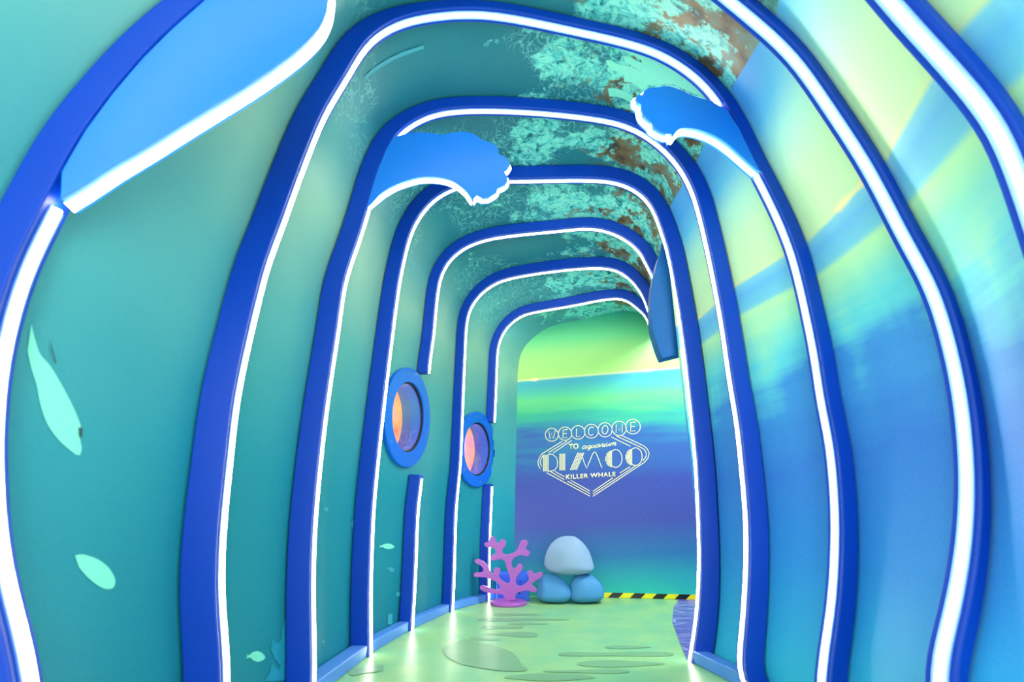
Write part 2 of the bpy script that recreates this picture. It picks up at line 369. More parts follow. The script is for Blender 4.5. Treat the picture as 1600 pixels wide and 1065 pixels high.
def rib_mesh(name, r, i0, i1, parent, mat=None):
    """board between contour samples i0..i1"""
    pl = r['pl']; C = r['C'][i0:i1]; O = r['O'][i0:i1]; n = len(C); v = []; f = []
    for c, o in zip(C, O): v += [pl.at(*c), pl.at(*o), pl.at(o[0], o[1], T), pl.at(c[0], c[1], T)]
    for i in range(n-1):
        for k in range(4): f.append((4*i+k, 4*i+4+k, 4*i+4+(k+1) % 4, 4*i+(k+1) % 4))
    f += [(0, 1, 2, 3), (4*n-1, 4*n-2, 4*n-3, 4*n-4)]
    o = mesh_obj(name, v, f, mat or M['rib'], parent); fix_normals(o); bevel(o, .004, 2)
    return o
def strip_mesh(name, pl, pts, parent, r=.0098, d=T*.5, off=.004):
    C = pts; Nn = normals2(C)
    path = [pl.at(c[0]-n[0]*off, c[1]-n[1]*off, d) for c, n in zip(C, Nn)]
    v = []; f = []; tube(v, f, path, r, 8)
    o = mesh_obj(name, v, f, M['led'], parent, smooth=True)
    # added pale band, colours in the strip's glow on the rib
    v = []; f = []; m = len(C)
    for c, n in zip(C, Nn):
        for dd, oo in ((d-.024, .0005), (d-.024, -.004), (d+.024, -.004), (d+.024, .0005)): v.append(pl.at(c[0]+n[0]*oo, c[1]+n[1]*oo, dd))
    for i in range(m-1):
        for q in range(4): f.append((4*i+q, 4*i+4+q, 4*i+4+(q+1) % 4, 4*i+(q+1) % 4))
    f += [(0, 1, 2, 3), (4*m-1, 4*m-2, 4*m-3, 4*m-4)]
    ch = mesh_obj('strip_glow_band', v, f, M['strip_glow'], parent); fix_normals(ch)
    return o
def idx_near(r, px, py):
    s, z = r['pl'].px(px, py)
    return min(range(len(r['C'])), key=lambda i: (r['C'][i][0]-s)**2+(r['C'][i][1]-z)**2)

LBL = {
 'Z': 'nearest blue arched rib with a white light strip, cut off by the top right corner',
 'A': 'large blue arched rib at the left edge with a big wave panel at upper left',
 'B': 'blue arched rib with a scalloped wave panel reaching in from its right side',
 'C': 'blue arched rib with a scalloped wave panel reaching in from its left side',
 'D': 'blue arched rib with a curved fin board, its right leg beside the far wall',
 'E': 'blue arched rib cut off above the larger porthole',
 'F': 'unbroken blue arched rib between the two portholes',
 'G': 'innermost blue arched rib, cut off above the smaller porthole',
}
GRP = 'light edged ribs of the tunnel'
ribs = {}
for k, r in RING.items():
    pl = r['pl']; n = len(r['C'])
    base = pl.at((r['C'][0][0]), 0)
    t = thing('arched_rib', LBL[k], 'arch', pl.at(r['C'][0][0], 0, T/2), GRP); ribs[k] = t
    spans = []
    if k in ('E', 'G'):
        a = idx_near(r, *((656, 737) if k == 'E' else (766, 752))); b = idx_near(r, *((667, 579) if k == 'E' else (770, 658)))
        t.location = pl.at(r['C'][b][0], r['C'][b][1], T/2); bpy.context.view_layer.update()
        rib_mesh('board', r, b, n, t); strip_mesh('light_strip', pl, r['C'][b:n], t)
        p = thing('rib_post', 'short blue post with a light strip under the %s porthole' % ('larger' if k == 'E' else 'smaller'), 'post', pl.at(r['C'][0][0], 0, T/2), 'posts under the portholes')
        rib_mesh('board', r, 0, a, p); strip_mesh('light_strip', pl, r['C'][:a-1], p)
        continue
    rib_mesh('board', r, 0, n, t)
    cuts = {'A': ((84, 280), (400, -90)), 'B': ((1141, 170), (1188, 263)), 'C': ((575, 318), (613, 213))}.get(k)
    if cuts:
        a = idx_near(r, *cuts[0]); b = idx_near(r, *cuts[1])
        strip_mesh('light_strip', pl, r['C'][:a], t); strip_mesh('light_strip', pl, r['C'][b:], t)
    else: strip_mesh('light_strip', pl, r['C'], t)

# ---------------------------------------------------------------- wave panels (parts of their ribs)
def wave(k, face, led, d0, d1, mat, dled=None, rled=.017, nled=90, name='wave_panel'):
    pl = RING[k]['pl']
    o = slab(name, pl, [pl.px(*p) for p in face], d0, d1, mat, ribs[k], .003)
    for L in led:
        pts = resample([pl.px(*p) for p in L], nled)
        pts = smooth_poly(pts, 2)
        path = [pl.at(s, z, (d0+d1)/2 if dled is None else dled) for s, z in pts]
        v = []; f = []; tube(v, f, path, rled, 8)
        e = mesh_obj('light_strip', v, f, M['led'], o, smooth=True)
    return o
lowA = [(91, 308), (130, 284), (175, 255), (225, 226), (280, 192), (325, 165), (367, 140), (405, 116), (437, 94), (466, 72), (490, 49), (502, 33), (509, 17), (512, 0)]
upA = [(514, -20), (508, -45), (490, -60), (478, -85), (455, -95), (430, -90), (400, -80)]
ctA = RING['A']; ia, ib = idx_near(ctA, 80, 300), idx_near(ctA, 400, -80)
def back_px(k, a, b, step=3):
    """points of the rib's own inner edge, as (s,z)"""
    r = RING[k]; return [r['C'][i] for i in range(a, b, step if b > a else -step)]
class Raw(tuple): pass
def slab_mix(k, face_px, edge, d0, d1, mat):
    pl = RING[k]['pl']
    return slab('wave_panel', pl, [pl.px(*p) for p in face_px] + edge, d0, d1, mat, ribs[k], .003)
def led_on(o, k, P, d, r, n=100):
    pl = RING[k]['pl']; pts = smooth_poly(resample([pl.px(*p) for p in P], n), 2)
    v = []; f = []; tube(v, f, [pl.at(s, z, d) for s, z in pts], r, 8)
    return mesh_obj('light_strip', v, f, M['led'], o, smooth=True)
sm = lambda P, n: catmull(P, n)
# A: big wave at the upper left
oA = slab_mix('A', sm(lowA, 40) + upA, back_px('A', ib, ia), .006, .080, M['panel'])
led_on(oA, 'A', lowA + upA[:5], .046, .014)
# B: hand shaped wave from the right
topB = [(1138, 171), (1115, 157), (1085, 148), (1067, 139), (1049, 133), (1038, 132), (1029, 134.5)]
scB = [(1022, 134.5), (1013, 136), (1007, 141), (1005, 146), (998, 146), (994, 151), (996, 157), (1003, 161), (1002, 168), (1005, 177), (1012, 184), (1018, 189), (1022, 197), (1031, 203), (1042, 207), (1050, 207), (1052, 213)]
lowB = [(1052, 213), (1057, 205), (1065, 199), (1076, 198), (1092, 200), (1112, 207), (1130, 217), (1147, 230), (1165, 246), (1186, 264)]
ib1, ib2 = idx_near(RING['B'], 1143, 172), idx_near(RING['B'], 1185, 262)
oB = slab_mix('B', topB + scB[:-1] + sm(lowB, 30), back_px('B', ib2, ib1), .006, .080, M['panel'])
led_on(oB, 'B', scB, .046, .013); led_on(oB, 'B', lowB, .046, .013)
# C: hand shaped wave from the left
topC = [(613, 214), (635, 207), (654, 205), (672, 206), (691, 209), (706, 206), (725, 204), (740, 207.5), (755, 218), (766, 221), (776, 227), (779, 234), (779, 240)]
scC = [(779, 240), (787, 242), (794, 249), (797, 256), (793, 263), (787, 267.5), (792.5, 273), (793, 281), (790, 287), (777.5, 293), (776, 299), (764, 307), (753, 308), (744, 304), (739, 311)]
lowC = [(737, 311), (729, 299), (719, 290), (708, 282.5), (691, 277), (672.5, 275), (654, 276), (635, 281), (616, 288), (597.5, 299), (584, 310), (573, 319)]
ic1, ic2 = idx_near(RING['C'], 573, 322), idx_near(RING['C'], 611, 217)
oC = slab_mix('C', topC[:-1] + scC + sm(lowC, 30), back_px('C', ic1, ic2), .006, .080, M['panel'])
led_on(oC, 'C', scC[2:], .046, .011); led_on(oC, 'C', lowC, .046, .013)
# D: fin board behind the right leg
FP = Plane(3.58, 4)
finpx = sm([(1040, 362), (1035, 384), (1030, 398), (1024, 421), (1019, 445), (1017, 469), (1017, 491), (1019, 511), (1024, 530), (1030, 548), (1035, 559)], 30) + [(1108, 541), (1100, 480), (1085, 400), (1068, 330), (1052, 330)]
fin = slab('fin_board', FP, [FP.px(*p) for p in finpx], 0, .13, M['fin'], ribs['D'], .003)
fin['label'] = 'deep blue curved board hanging behind the right leg'
# ties the board to the rib
tie = slab('bracket', Plane(3.43, 4), [Plane(3.43, 4).px(*p) for p in [(1068, 400), (1075, 400), (1087, 500), (1080, 500)]], 0, .16, M['rib'], ribs['D'], 0)

# ---------------------------------------------------------------- shell: wall_left, ceiling, wall_right lofted outside the ribs
GAP = .009
SEAM = {'Z': (1238, 33), 'A': (1238, 33), 'B': (1150, 148), 'C': (1093, 258), 'D': (1053, 325)}
def split_contour(O, zs, right_end, nl, nc, nr, zr=None):
    top = max(range(len(O)), key=lambda i: O[i][1])
    zs = min(zs, O[top][1]-.12)
    li = next(i for i in range(top) if O[i][1] >= zs)
    L = O[:li+1]
    if right_end: return resample(L, nl), resample(O[li:], nc), None
    ri = next(i for i in range(len(O)-1, top, -1) if O[i][1] >= (zr or zs))
    return resample(L, nl), resample(O[li:ri+1], nc), resample(O[ri:], nr)
NL, NC, NR = 110, 80, 70
stations = []
for k, r in RING.items():
    Og = [(o[0]+n[0]*GAP, o[1]+(n[1]*GAP if o[1] > .02 else 0)) for o, n in zip(r['O'], r['N'])]
    l, c, rr = split_contour(Og, 2.74, k in 'EFG', NL, NC, NR, RING['A' if k == 'Z' else k]['pl'].px(*SEAM[k])[1] if k in SEAM else None)
    pl = r['pl']; st = [[pl.at(s, z) for s, z in q] if q else None for q in (l, c, rr)]
    if k == 'Z': stations.append([[p+Vector((0, -2.0, 0)) for p in q] for q in st])
    stations.append(st)
    if k == 'D': Dend = [pl.at(s, z, T+.02) for s, z in rr]
Wc = [WALL.px(*p) for p in WOUT]; Wc = [(Wc[0][0], 0.0)] + Wc
Wc = smooth_poly(catmull(Wc, 180), 3)
l, c, _ = split_contour(Wc, 2.74, True, NL, NC, NR)
stations.append([[WALL.at(s, z) for s, z in q] for q in (l, c)] + [None])
def loft(name, rows, sub, mat):
    v = []; f = []; n = len(rows[0]); R = []
    for a, b in zip(rows, rows[1:]):
        for k in range(sub): R.append([p.lerp(q, k/sub) for p, q in zip(a, b)])
    R.append(rows[-1])
    for row in R: v += row
    for i in range(len(R)-1):
        for j in range(n-1): f.append((i*n+j, i*n+j+1, (i+1)*n+j+1, (i+1)*n+j))
    o = mesh_obj(name, v, f, mat, None, smooth=True); o['kind'] = 'structure'
    return o
wl = loft('wall_left', [s[0] for s in stations], 24, M['reef'])
ce = loft('ceiling', [s[1] for s in stations], 12, M['reef'])
wr = loft('wall_right', [s[2] for s in stations[:6]] + [Dend], 12, M['sea_right'])

# back wall, floor
bw = [WALL.px(*p) for p in WOUT]
o = mesh_obj('wall_back', [WALL.at(-.6, 0), WALL.at(3.6, 0), WALL.at(3.6, 3.4), WALL.at(-.6, 3.4),
                           WALL.at(-.6, 0, .06), WALL.at(3.6, 0, .06), WALL.at(3.6, 3.4, .06), WALL.at(-.6, 3.4, .06)],
             [(0, 1, 2, 3), (7, 6, 5, 4), (0, 4, 5, 1), (1, 5, 6, 2), (2, 6, 7, 3), (3, 7, 4, 0)], M['sea_back']); fix_normals(o)
o['kind'] = 'structure'; wall_back = o
# side passage that the tunnel opens into on the right, past the last full rib; unseen walls added to keep world light out
def box_struct(name, a, b, mat):
    x0, y0, z0 = a; x1, y1, z1 = b
    v = [(x0, y0, z0), (x1, y0, z0), (x1, y1, z0), (x0, y1, z0), (x0, y0, z1), (x1, y0, z1), (x1, y1, z1), (x0, y1, z1)]
    q = mesh_obj(name, v, [(3, 2, 1, 0), (4, 5, 6, 7), (0, 1, 5, 4), (1, 2, 6, 5), (2, 3, 7, 6), (3, 0, 4, 7)], mat); q['kind'] = 'structure'
    return q
box_struct('wall_unseen_far_right', (3.5, 3.37, 0), (3.56, 5.3, 3.4), M['sea_right'])
box_struct('wall_unseen_front_right', (1.16, 3.37, 0), (3.5, 3.41, 3.4), M['sea_right'])
box_struct('ceiling_unseen_passage', (.7, 3.37, 3.4), (3.56, 5.9, 3.45), M['reef'])
# floor with its printed shapes
fv = [(-1.7, -1.4, 0), (3.56, -1.4, 0), (3.56, 5.9, 0), (-1.7, 5.9, 0), (-1.7, -1.4, -.05), (3.56, -1.4, -.05), (3.56, 5.9, -.05), (-1.7, 5.9, -.05)]
ff = [(0, 1, 2, 3), (7, 6, 5, 4), (0, 4, 5, 1), (1, 5, 6, 2), (2, 6, 7, 3), (3, 7, 4, 0)]; fm = [0]*6
zoff = [.0012]
def floor_poly(P, mi):
    b = len(fv); zoff[0] += .0001
    for p in P: fv.append((p[0], p[1], zoff[0]))
    ff.append(tuple(range(b, b+len(P)))); fm.append(mi)
def lens(x0, x1, y, h, mi=1, skew=0):
    P = []
    for i in range(28):
        a = 2*math.pi*i/28; t = math.cos(a); e = abs(math.sin(a))**.7*(1 if math.sin(a) > 0 else -1)
        e *= (.72+.28*math.sin(2.2*t+x0))
        P.append(floor_pt((x0+x1)/2+(x1-x0)/2*t, y+h*e+skew*t))
    floor_poly(P, mi)
for a in [(770, 841, 960, 3, 1), (745, 890, 967.5, 3.6, 1), (795, 856, 974.5, 2.2, 1), (752, 818, 980, 4, 1), (760, 841, 991, 5, 1, 1), (733, 783, 998, 4, 1, 1),
          (945, 1017, 1011, 3, 1), (872, 1053, 1022, 6, 1), (901, 1040, 1037, 6, 1), (848, 985, 1049, 4, 1), (787, 930, 1058, 6, 1), (700, 790, 1075, 9, 1), (545, 600, 1047, 10, 1, -4), (960, 1075, 1072, 6, 1)]: lens(*a)
floor_poly([floor_pt(*p) for p in sm([(725, 998), (748, 1004), (772, 1009), (798, 1018), (810, 1030), (816, 1040), (826, 1047), (808, 1049), (780, 1048), (752, 1044), (722, 1038), (700, 1028), (690, 1014), (705, 1006)], 40)], 1)
# purple disc: circle through three points of its edge
pa, pb, pc = (floor_pt(1058, 938), floor_pt(1050, 968), floor_pt(1083, 1035))
def circ(a, b, c):
    ax, ay, bx, by, cx, cy = a.x, a.y, b.x, b.y, c.x, c.y
    d = 2*(ax*(by-cy)+bx*(cy-ay)+cx*(ay-by))
    ux = ((ax*ax+ay*ay)*(by-cy)+(bx*bx+by*by)*(cy-ay)+(cx*cx+cy*cy)*(ay-by))/d
    uy = ((ax*ax+ay*ay)*(cx-bx)+(bx*bx+by*by)*(ax-cx)+(cx*cx+cy*cy)*(bx-ax))/d
    return ux, uy, math.hypot(ax-ux, ay-uy)
ux, uy, ur = circ(pa, pb, pc)
floor_poly([(ux+ur*math.cos(2*math.pi*i/72), max(3.32, uy+ur*math.sin(2*math.pi*i/72))) for i in range(72)], 2)
print('purple disc', ux, uy, ur)
fl = mesh_obj('floor', fv, ff, [M['floor'], M['floor_shape'], M['purple']], None, mi=fm); fl['kind'] = 'structure'

# ---------------------------------------------------------------- baseboards between the ribs
def curb(name, side):
    v = []; f = []
    keys = list(RING.keys()) + ['W']
    if side > 0: keys = keys[:5]
    for a, b in zip(keys, keys[1:]):
        ra = RING[a]; ia = 0 if side < 0 else -1
        A = ra['pl'].at(ra['C'][ia][0], 0, T); Ao = ra['pl'].at(ra['O'][ia][0], 0, T)
        if b == 'W':
            B = WALL.at(Wc[0][0]+.06, 0, -.002); Bo = WALL.at(Wc[0][0]-.01, 0, -.002)
        else:
            rb = RING[b]; B = rb['pl'].at(rb['C'][ia][0], 0); Bo = rb['pl'].at(rb['O'][ia][0], 0)
        e = .002
        for p in (A, B, Bo, Ao):
            pass
        k = len(v); h = .062; ins = (A-Ao).normalized()*-.008
        v += [A+ins, B+ins, Bo, Ao, A+ins+Vector((0, 0, h)), B+ins+Vector((0, 0, h)), Bo+Vector((0, 0, h)), Ao+Vector((0, 0, h))]
        f += [(k, k+1, k+5, k+4), (k+1, k+2, k+6, k+5), (k+2, k+3, k+7, k+6), (k+3, k, k+4, k+7), (k+4, k+5, k+6, k+7), (k+3, k+2, k+1, k)]
    o = mesh_obj(name, v, f, M['curb']); fix_normals(o); bevel(o, .006, 2); o['kind'] = 'structure'
    return o
curb('baseboard_left', -1); curb('baseboard_right', 1)

# ---------------------------------------------------------------- portholes
def wall_hit(bvh, px, py):
    r = ray(px, py).normalized(); loc, n, i, d = bvh.ray_cast(Vector((0, 0, H)), r)
    return loc, n
dg = bpy.context.evaluated_depsgraph_get()
def bvh_of(o):
    me = o.data; return BVHTree.FromPolygons([v.co.copy() for v in me.vertices], [tuple(p.vertices) for p in me.polygons])
BL, BC = bvh_of(wl), bvh_of(ce)
cut_discs = []
def porthole(px, py, R, ri, label, between):
    c, _ = wall_hit(BL, px, py)
    # tangent along the tunnel, from hits a little up and down the wall
    a, _ = wall_hit(BL, px-14, py); b, _ = wall_hit(BL, px+10, py)
    u = Vector((b.x-a.x, b.y-a.y, 0)).normalized(); 
    upv = (wall_hit(BL, px, py-30)[0] - wall_hit(BL, px, py+30)[0]); 
    upv = (upv - u*upv.dot(u)).normalized(); n = upv.cross(u).normalized()
    if n.x < 0: n = -n                          # into the tunnel
    c0 = c + n*.012
    def pt(r, ang, d): return c0 + (u*math.cos(ang) + upv*math.sin(ang))*r + n*d
    K = 72
    t = thing('porthole', label, 'porthole', c0, 'round portholes in the left wall')
    def lathe(name, prof, mat, parent, closed=True, smooth=True):
        v = []; f = []; m = len(prof)
        for i in range(K):
            for r_, d_ in prof: v.append(pt(r_, 2*math.pi*i/K, d_))
        for i in range(K):
            for j in range(m if closed else m-1): f.append((i*m+j, ((i+1) % K)*m+j, ((i+1) % K)*m+(j+1) % m, i*m+(j+1) % m))
        o = mesh_obj(name, v, f, mat, parent, smooth=False); fix_normals(o)
        return o
    fr = lathe('frame', [(R, -.010), (R, .018), (R-.004, .022), (ri+.004, .022), (ri, .018), (ri, -.010)], M['ring'], t)
    lathe('seal', [(ri+.002, -.004), (ri-.004, .010), (ri-.012, .004), (ri-.012, -.012), (ri+.002, -.012)], M['gasket'], t)
    lathe('liner', [(ri+.012, -.012), (ri-.006, -.012), (ri-.006, -.09), (ri+.012, -.09)], M['liner'], t)
    # glass: thin closed disc
    v = []; f = []
    for d_ in (-.002, -.008):
        for i in range(K): v.append(pt(ri-.008, 2*math.pi*i/K, d_))
    f = [tuple(range(K)), tuple(range(2*K-1, K-1, -1))] + [(i, (i+1) % K, K+(i+1) % K, K+i) for i in range(K)]
    g = mesh_obj('glass_pane', v, f, M['glass'], t); fix_normals(g)
    v = [pt(ri+.05, 2*math.pi*i/K, -.215) for i in range(K)] + [pt(ri+.05, 2*math.pi*i/K, -.225) for i in range(K)]
    d = mesh_obj('lit_backdrop', v, f, M['display'], t); fix_normals(d); d['label'] = 'orange lit backdrop behind the glass'
    lathe('housing', [(ri+.012, -.09), (ri+.05, -.09), (ri+.05, -.228), (ri+.062, -.228), (ri+.062, -.08), (ri+.012, -.08)], M['liner'], t)
    for i in range(6):
        ang = math.radians(90+60*i+12); cc = pt((R+ri)/2+.01, ang, .022)
        v = [cc + (u*math.cos(2*math.pi*j/12)+upv*math.sin(2*math.pi*j/12))*.009 for j in range(12)]
        v += [p + n*.004 for p in v[:12]]
        s = mesh_obj('screw', v, [tuple(range(12, 24)), tuple(range(11, -1, -1))] + [(j, (j+1) % 12, 12+(j+1) % 12, 12+j) for j in range(12)], M['screw'], fr); fix_normals(s)
    cut_discs.append((c, (R+ri)/2))
    return t
porthole(634, 651, .385, .272, 'larger round blue porthole on the left wall, nearer the camera', None)
porthole(743, 701, .37, .262, 'smaller looking round blue porthole further along the left wall', None)
bm = bmesh.new(); bm.from_mesh(wl.data)
kill = [f for f in bm.faces if any((f.calc_center_median()-c).length < R for c, R in cut_discs)]
bmesh.ops.delete(bm, geom=kill, context='FACES'); bm.to_mesh(wl.data); bm.free()

# ---------------------------------------------------------------- printed fish, seaweed and coral, plus a pale streak, on the murals (same meshes as the walls)
def add_prints(wall, bvh, shapes):
    bm = bmesh.new(); bm.from_mesh(wall.data); lift = .0015
    for P, mi in shapes:
        vs = []
        for p in P:
            h = wall_hit(bvh, *p)
            if h[0] is None: continue
            nn = h[1]
            if nn.dot(Vector((0, 0, H))-h[0]) < 0: nn = -nn
            vs.append(bm.verts.new(h[0]+nn*lift))
        lift += .0003
        if len(vs) > 2:
            f = bm.faces.new(vs); f.material_index = mi
            if len(vs) > 4: bmesh.ops.triangulate(bm, faces=[f])
    bm.to_mesh(wall.data); bm.free()
for m in ('fish', 'weed', 'dark_ink', 'bubble'): wl.data.materials.append(M[m]); ce.data.materials.append(M[m])
def fishpoly(cx, cy, L, h, ang):
    P = [(-.5, -.18), (-.38, -.04), (-.2, -.35), (.05, -.5), (.3, -.38), (.46, -.1), (.5, .08), (.4, .3), (.15, .5), (-.1, .42), (-.3, .15), (-.5, .25), (-.45, .03)]
    a = math.radians(ang)
    return [(cx+L*x*math.cos(a)-h*y*math.sin(a), cy+L*x*math.sin(a)+h*y*math.cos(a)) for x, y in P]
big = sm([(48, 505), (54, 530), (62, 553), (78, 572), (95, 600), (112, 632), (122, 655), (127, 672), (124, 684), (127, 700), (122, 712), (105, 700), (88, 684), (72, 660), (62, 630), (56, 600), (48, 575), (42, 548)], 60)
fish2 = sm([(116, 868), (128, 866), (148, 872), (160, 879), (170, 888), (179, 905), (176, 918), (163, 920), (148, 912), (134, 900), (122, 886)], 40)
weed1 = [(447, 962), (450, 975), (450, 1062), (412, 1064), (420, 1052), (424, 1036), (434, 1046), (438, 1040), (428, 1028), (422, 1014), (424, 998), (432, 1006), (438, 1000), (440, 984)]
add_prints(wl, BL, [(big, 1), (fish2, 1), (fishpoly(399, 1025, 30, 17, 4), 1), (weed1, 2),
    (fishpoly(604, 853, 24, 9, 2), 1), (fishpoly(610, 889, 13, 7, 25), 4), (fishpoly(621, 928, 8, 8, -30), 4), (fishpoly(551, 818, 8, 14, 10), 4),
    ([(121, 668), (127, 668), (126, 683), (122, 682)], 3), ([(75, 530), (78, 545), (84, 568), (86, 568), (80, 545)], 3),
    (fishpoly(508, 795, 9, 7, 20), 4), (fishpoly(504, 1002, 5, 5, 20), 4), ([(605, 960), (612, 958), (612, 975), (604, 975)], 4)])
fing = [
 sm([(946, 94), (955, 94), (966, 100), (985, 104), (998, 110), (1010, 118), (1000, 128), (985, 122), (965, 112), (952, 106)], 30),
 sm([(964, 66), (975, 67), (990, 76), (1010, 82), (1030, 92), (1052, 100), (1075, 116), (1100, 136), (1115, 152), (1085, 146), (1050, 131), (1025, 133), (1008, 130), (1000, 112), (1005, 97), (985, 84), (968, 76)], 50),
 sm([(975, 118), (985, 118), (1000, 124), (1012, 132), (1004, 140), (990, 130), (976, 126)], 24),
 sm([(950, 138), (958, 137), (975, 142), (990, 152), (994, 162), (985, 160), (970, 152), (952, 150)], 24),
 sm([(975, 88), (983, 87), (998, 96), (1015, 98), (1022, 108), (1005, 112), (990, 104), (978, 96)], 24),
 sm([(965, 165), (980, 162), (996, 164), (1000, 172), (985, 172)], 20)]
streak = [(568, 120), (585, 104), (606, 91), (630, 80), (661, 70), (663, 75), (640, 83), (615, 93), (594, 105), (577, 117), (570, 124)]  # pale curved line laid on the ceiling
add_prints(ce, BC, [(p, 1) for p in fing] + [(streak, 4)])



# ---------------------------------------------------------------- welcome sign lettering on the back wall
sgn = thing('welcome_sign', 'cream line lettering of a welcome sign on the far blue green wall', 'sign', WALL.at(*WALL.px(925, 770), -.004))
def cp(x, y): return (800+x/4.63, 560+y/4.63)
def strokes(name, L, w, parent=sgn, label=None):
    """flat ribbons raised 3 mm off the wall, coordinates in the sign's own drawing frame"""
    v = []; f = []
    for P in L:
        Q = [WALL.px(*cp(*p)) for p in P]; Q2 = normals2(Q); b = len(v); n = len(Q)
        for (s, z), (nx, nz) in zip(Q, Q2):
            for sg in (1, -1):
                for d in (-.0035, -.0005): v.append(WALL.at(s+nx*w/2*sg, z+nz*w/2*sg, d))
        for i in range(n-1):
            a = b+4*i
            f += [(a, a+4, a+6, a+2), (a+1, a+3, a+7, a+5), (a, a+1, a+5, a+4), (a+2, a+6, a+7, a+3)]
        f += [(b, b+2, b+3, b+1), (b+4*n-4, b+4*n-3, b+4*n-1, b+4*n-2)]
    o = mesh_obj(name, v, f, M['ink'], parent)
    if label: o['label'] = label
    return o
def circle(cx, cy, rx, ry, a0=0, a1=360, n=40): return [(cx+rx*math.cos(math.radians(a0+(a1-a0)*i/n)), cy+ry*math.sin(math.radians(a0+(a1-a0)*i/n))) for i in range(n+1)]
cs = [(288, 551, 47), (384, 543, 48), (478, 534, 49), (574, 525, 50), (673, 515, 51), (775, 505, 52), (875, 492, 53)]
GL = {'W': [[(-1, -1), (-.5, 1), (0, -.6), (.5, 1), (1, -1)]], 'E': [[(.7, -1), (-.6, -1), (-.6, 1), (.7, 1)], [(-.6, 0), (.55, 0)]], 'L': [[(-.5, -1), (-.5, 1), (.7, 1)]],
      'C': [circle(0, 0, .85, 1, -45, -315, 18)], 'O': [circle(0, 0, .85, 1, 0, 360, 22)], 'M': [[(-.85, 1), (-.85, -1), (0, .5), (.85, -1), (.85, 1)]]}
for (cx, cy, r), ch in zip(cs, 'WELCOME'):
    d = strokes('letter_disc', [circle(cx, cy, r, r)], .0065)
    L = []
    for g in GL[ch]: L.append([(cx+x*r*.5+y*-1.5, cy+y*r*.60 - x*2.5) for x, y in g])
    lt = strokes('letter', L, .0065, d)
fr = [[(365, 597), (215, 690), (196, 720), (188, 750), (194, 780), (205, 797)], [(398, 597), (265, 680)], [(432, 592), (298, 682)], [(226, 700), (210, 725), (204, 750), (214, 781)],
      [(795, 557), (955, 632), (980, 655), (992, 685), (984, 718), (960, 748), (585, 996)], [(755, 560), (935, 643), (960, 660), (973, 690), (966, 715), (945, 740)], [(718, 567), (858, 635)],
      [(890, 778), (585, 978)], [(855, 780), (780, 828)], [(730, 862), (585, 960)], [(250, 825), (565, 995)], [(280, 818), (380, 876)], [(400, 885), (565, 976)], [(310, 815), (380, 855)], [(425, 880), (565, 958)]]
strokes('diamond_frame', fr, .007)
def bars(x0, x1, n, yt, yb, dx=0, arc=None):
    L = []
    for i in range(n):
        x = x0+(x1-x0)*i/(n-1); t = yt; b = yb
        if arc:
            cx, cy, rx, ry = arc; k = math.sqrt(max(0.02, 1-((x-cx)/rx)**2)); t = cy-ry*k; b = cy+ry*k
        L.append([(x+dx, t), (x, b)])
    return L
D = bars(228, 262, 5, 695, 815) + [[(262, 691), (292, 692), (318, 712), (330, 745), (326, 782), (308, 806), (285, 813), (258, 815)]]
I = bars(346, 382, 5, 688, 808)
Mm = bars(422, 466, 5, 680, 805, dx=54) + [[(503, 690), (520, 745), (540, 795), (556, 755), (585, 685), (600, 674), (612, 690), (650, 790)]]
O1 = bars(678, 720, 6, 0, 0, arc=(722, 725, 46, 60)) + [circle(750, 722, 46, 64, 0, 360, 36)]
O2 = bars(824, 866, 6, 0, 0, arc=(868, 712, 46, 60)) + [circle(894, 709, 47, 64, 0, 360, 36)]
for g in (D, I, Mm, O1, O2): strokes('letter', g, .0072)
def text(name, body, x0, y0, x1, y1, hgt, shear=0.0, bold=0.0, sub=1.0, parent=sgn):
    """write body from (x0,y0) to (x1,y1) baseline in the sign's drawing frame with cap height hgt"""
    cu = bpy.data.curves.new(name, 'FONT'); cu.body = body; cu.offset = bold; cu.shear = shear; cu.extrude = 0; cu.space_character = sub; cu.resolution_u = 4
    to = bpy.data.objects.new(name, cu); COL.objects.link(to)
    dgr = bpy.context.evaluated_depsgraph_get(); me = bpy.data.meshes.new_from_object(to.evaluated_get(dgr)); bpy.data.objects.remove(to)
    xs = [v.co.x for v in me.vertices]; mx, mn = max(xs), min(xs)
    for v in me.vertices:
        t = (v.co.x-mn)/(mx-mn); yy = v.co.y/.70*hgt
        p = cp(x0+(x1-x0)*t, y0+(y1-y0)*t-yy); s, z = WALL.px(*p)
        v.co = WALL.at(s, z, -.003)
    o = bpy.data.objects.new(name, me); COL.objects.link(o); me.materials.clear(); me.materials.append(M['ink'])
    o.parent = parent; o.matrix_parent_inverse = parent.matrix_world.inverted()
    so = o.modifiers.new('thickness', 'SOLIDIFY'); so.thickness = .0025; so.offset = 0
    return o
text('word_to', 'TO', 410, 657, 481, 651, 38, bold=.03)
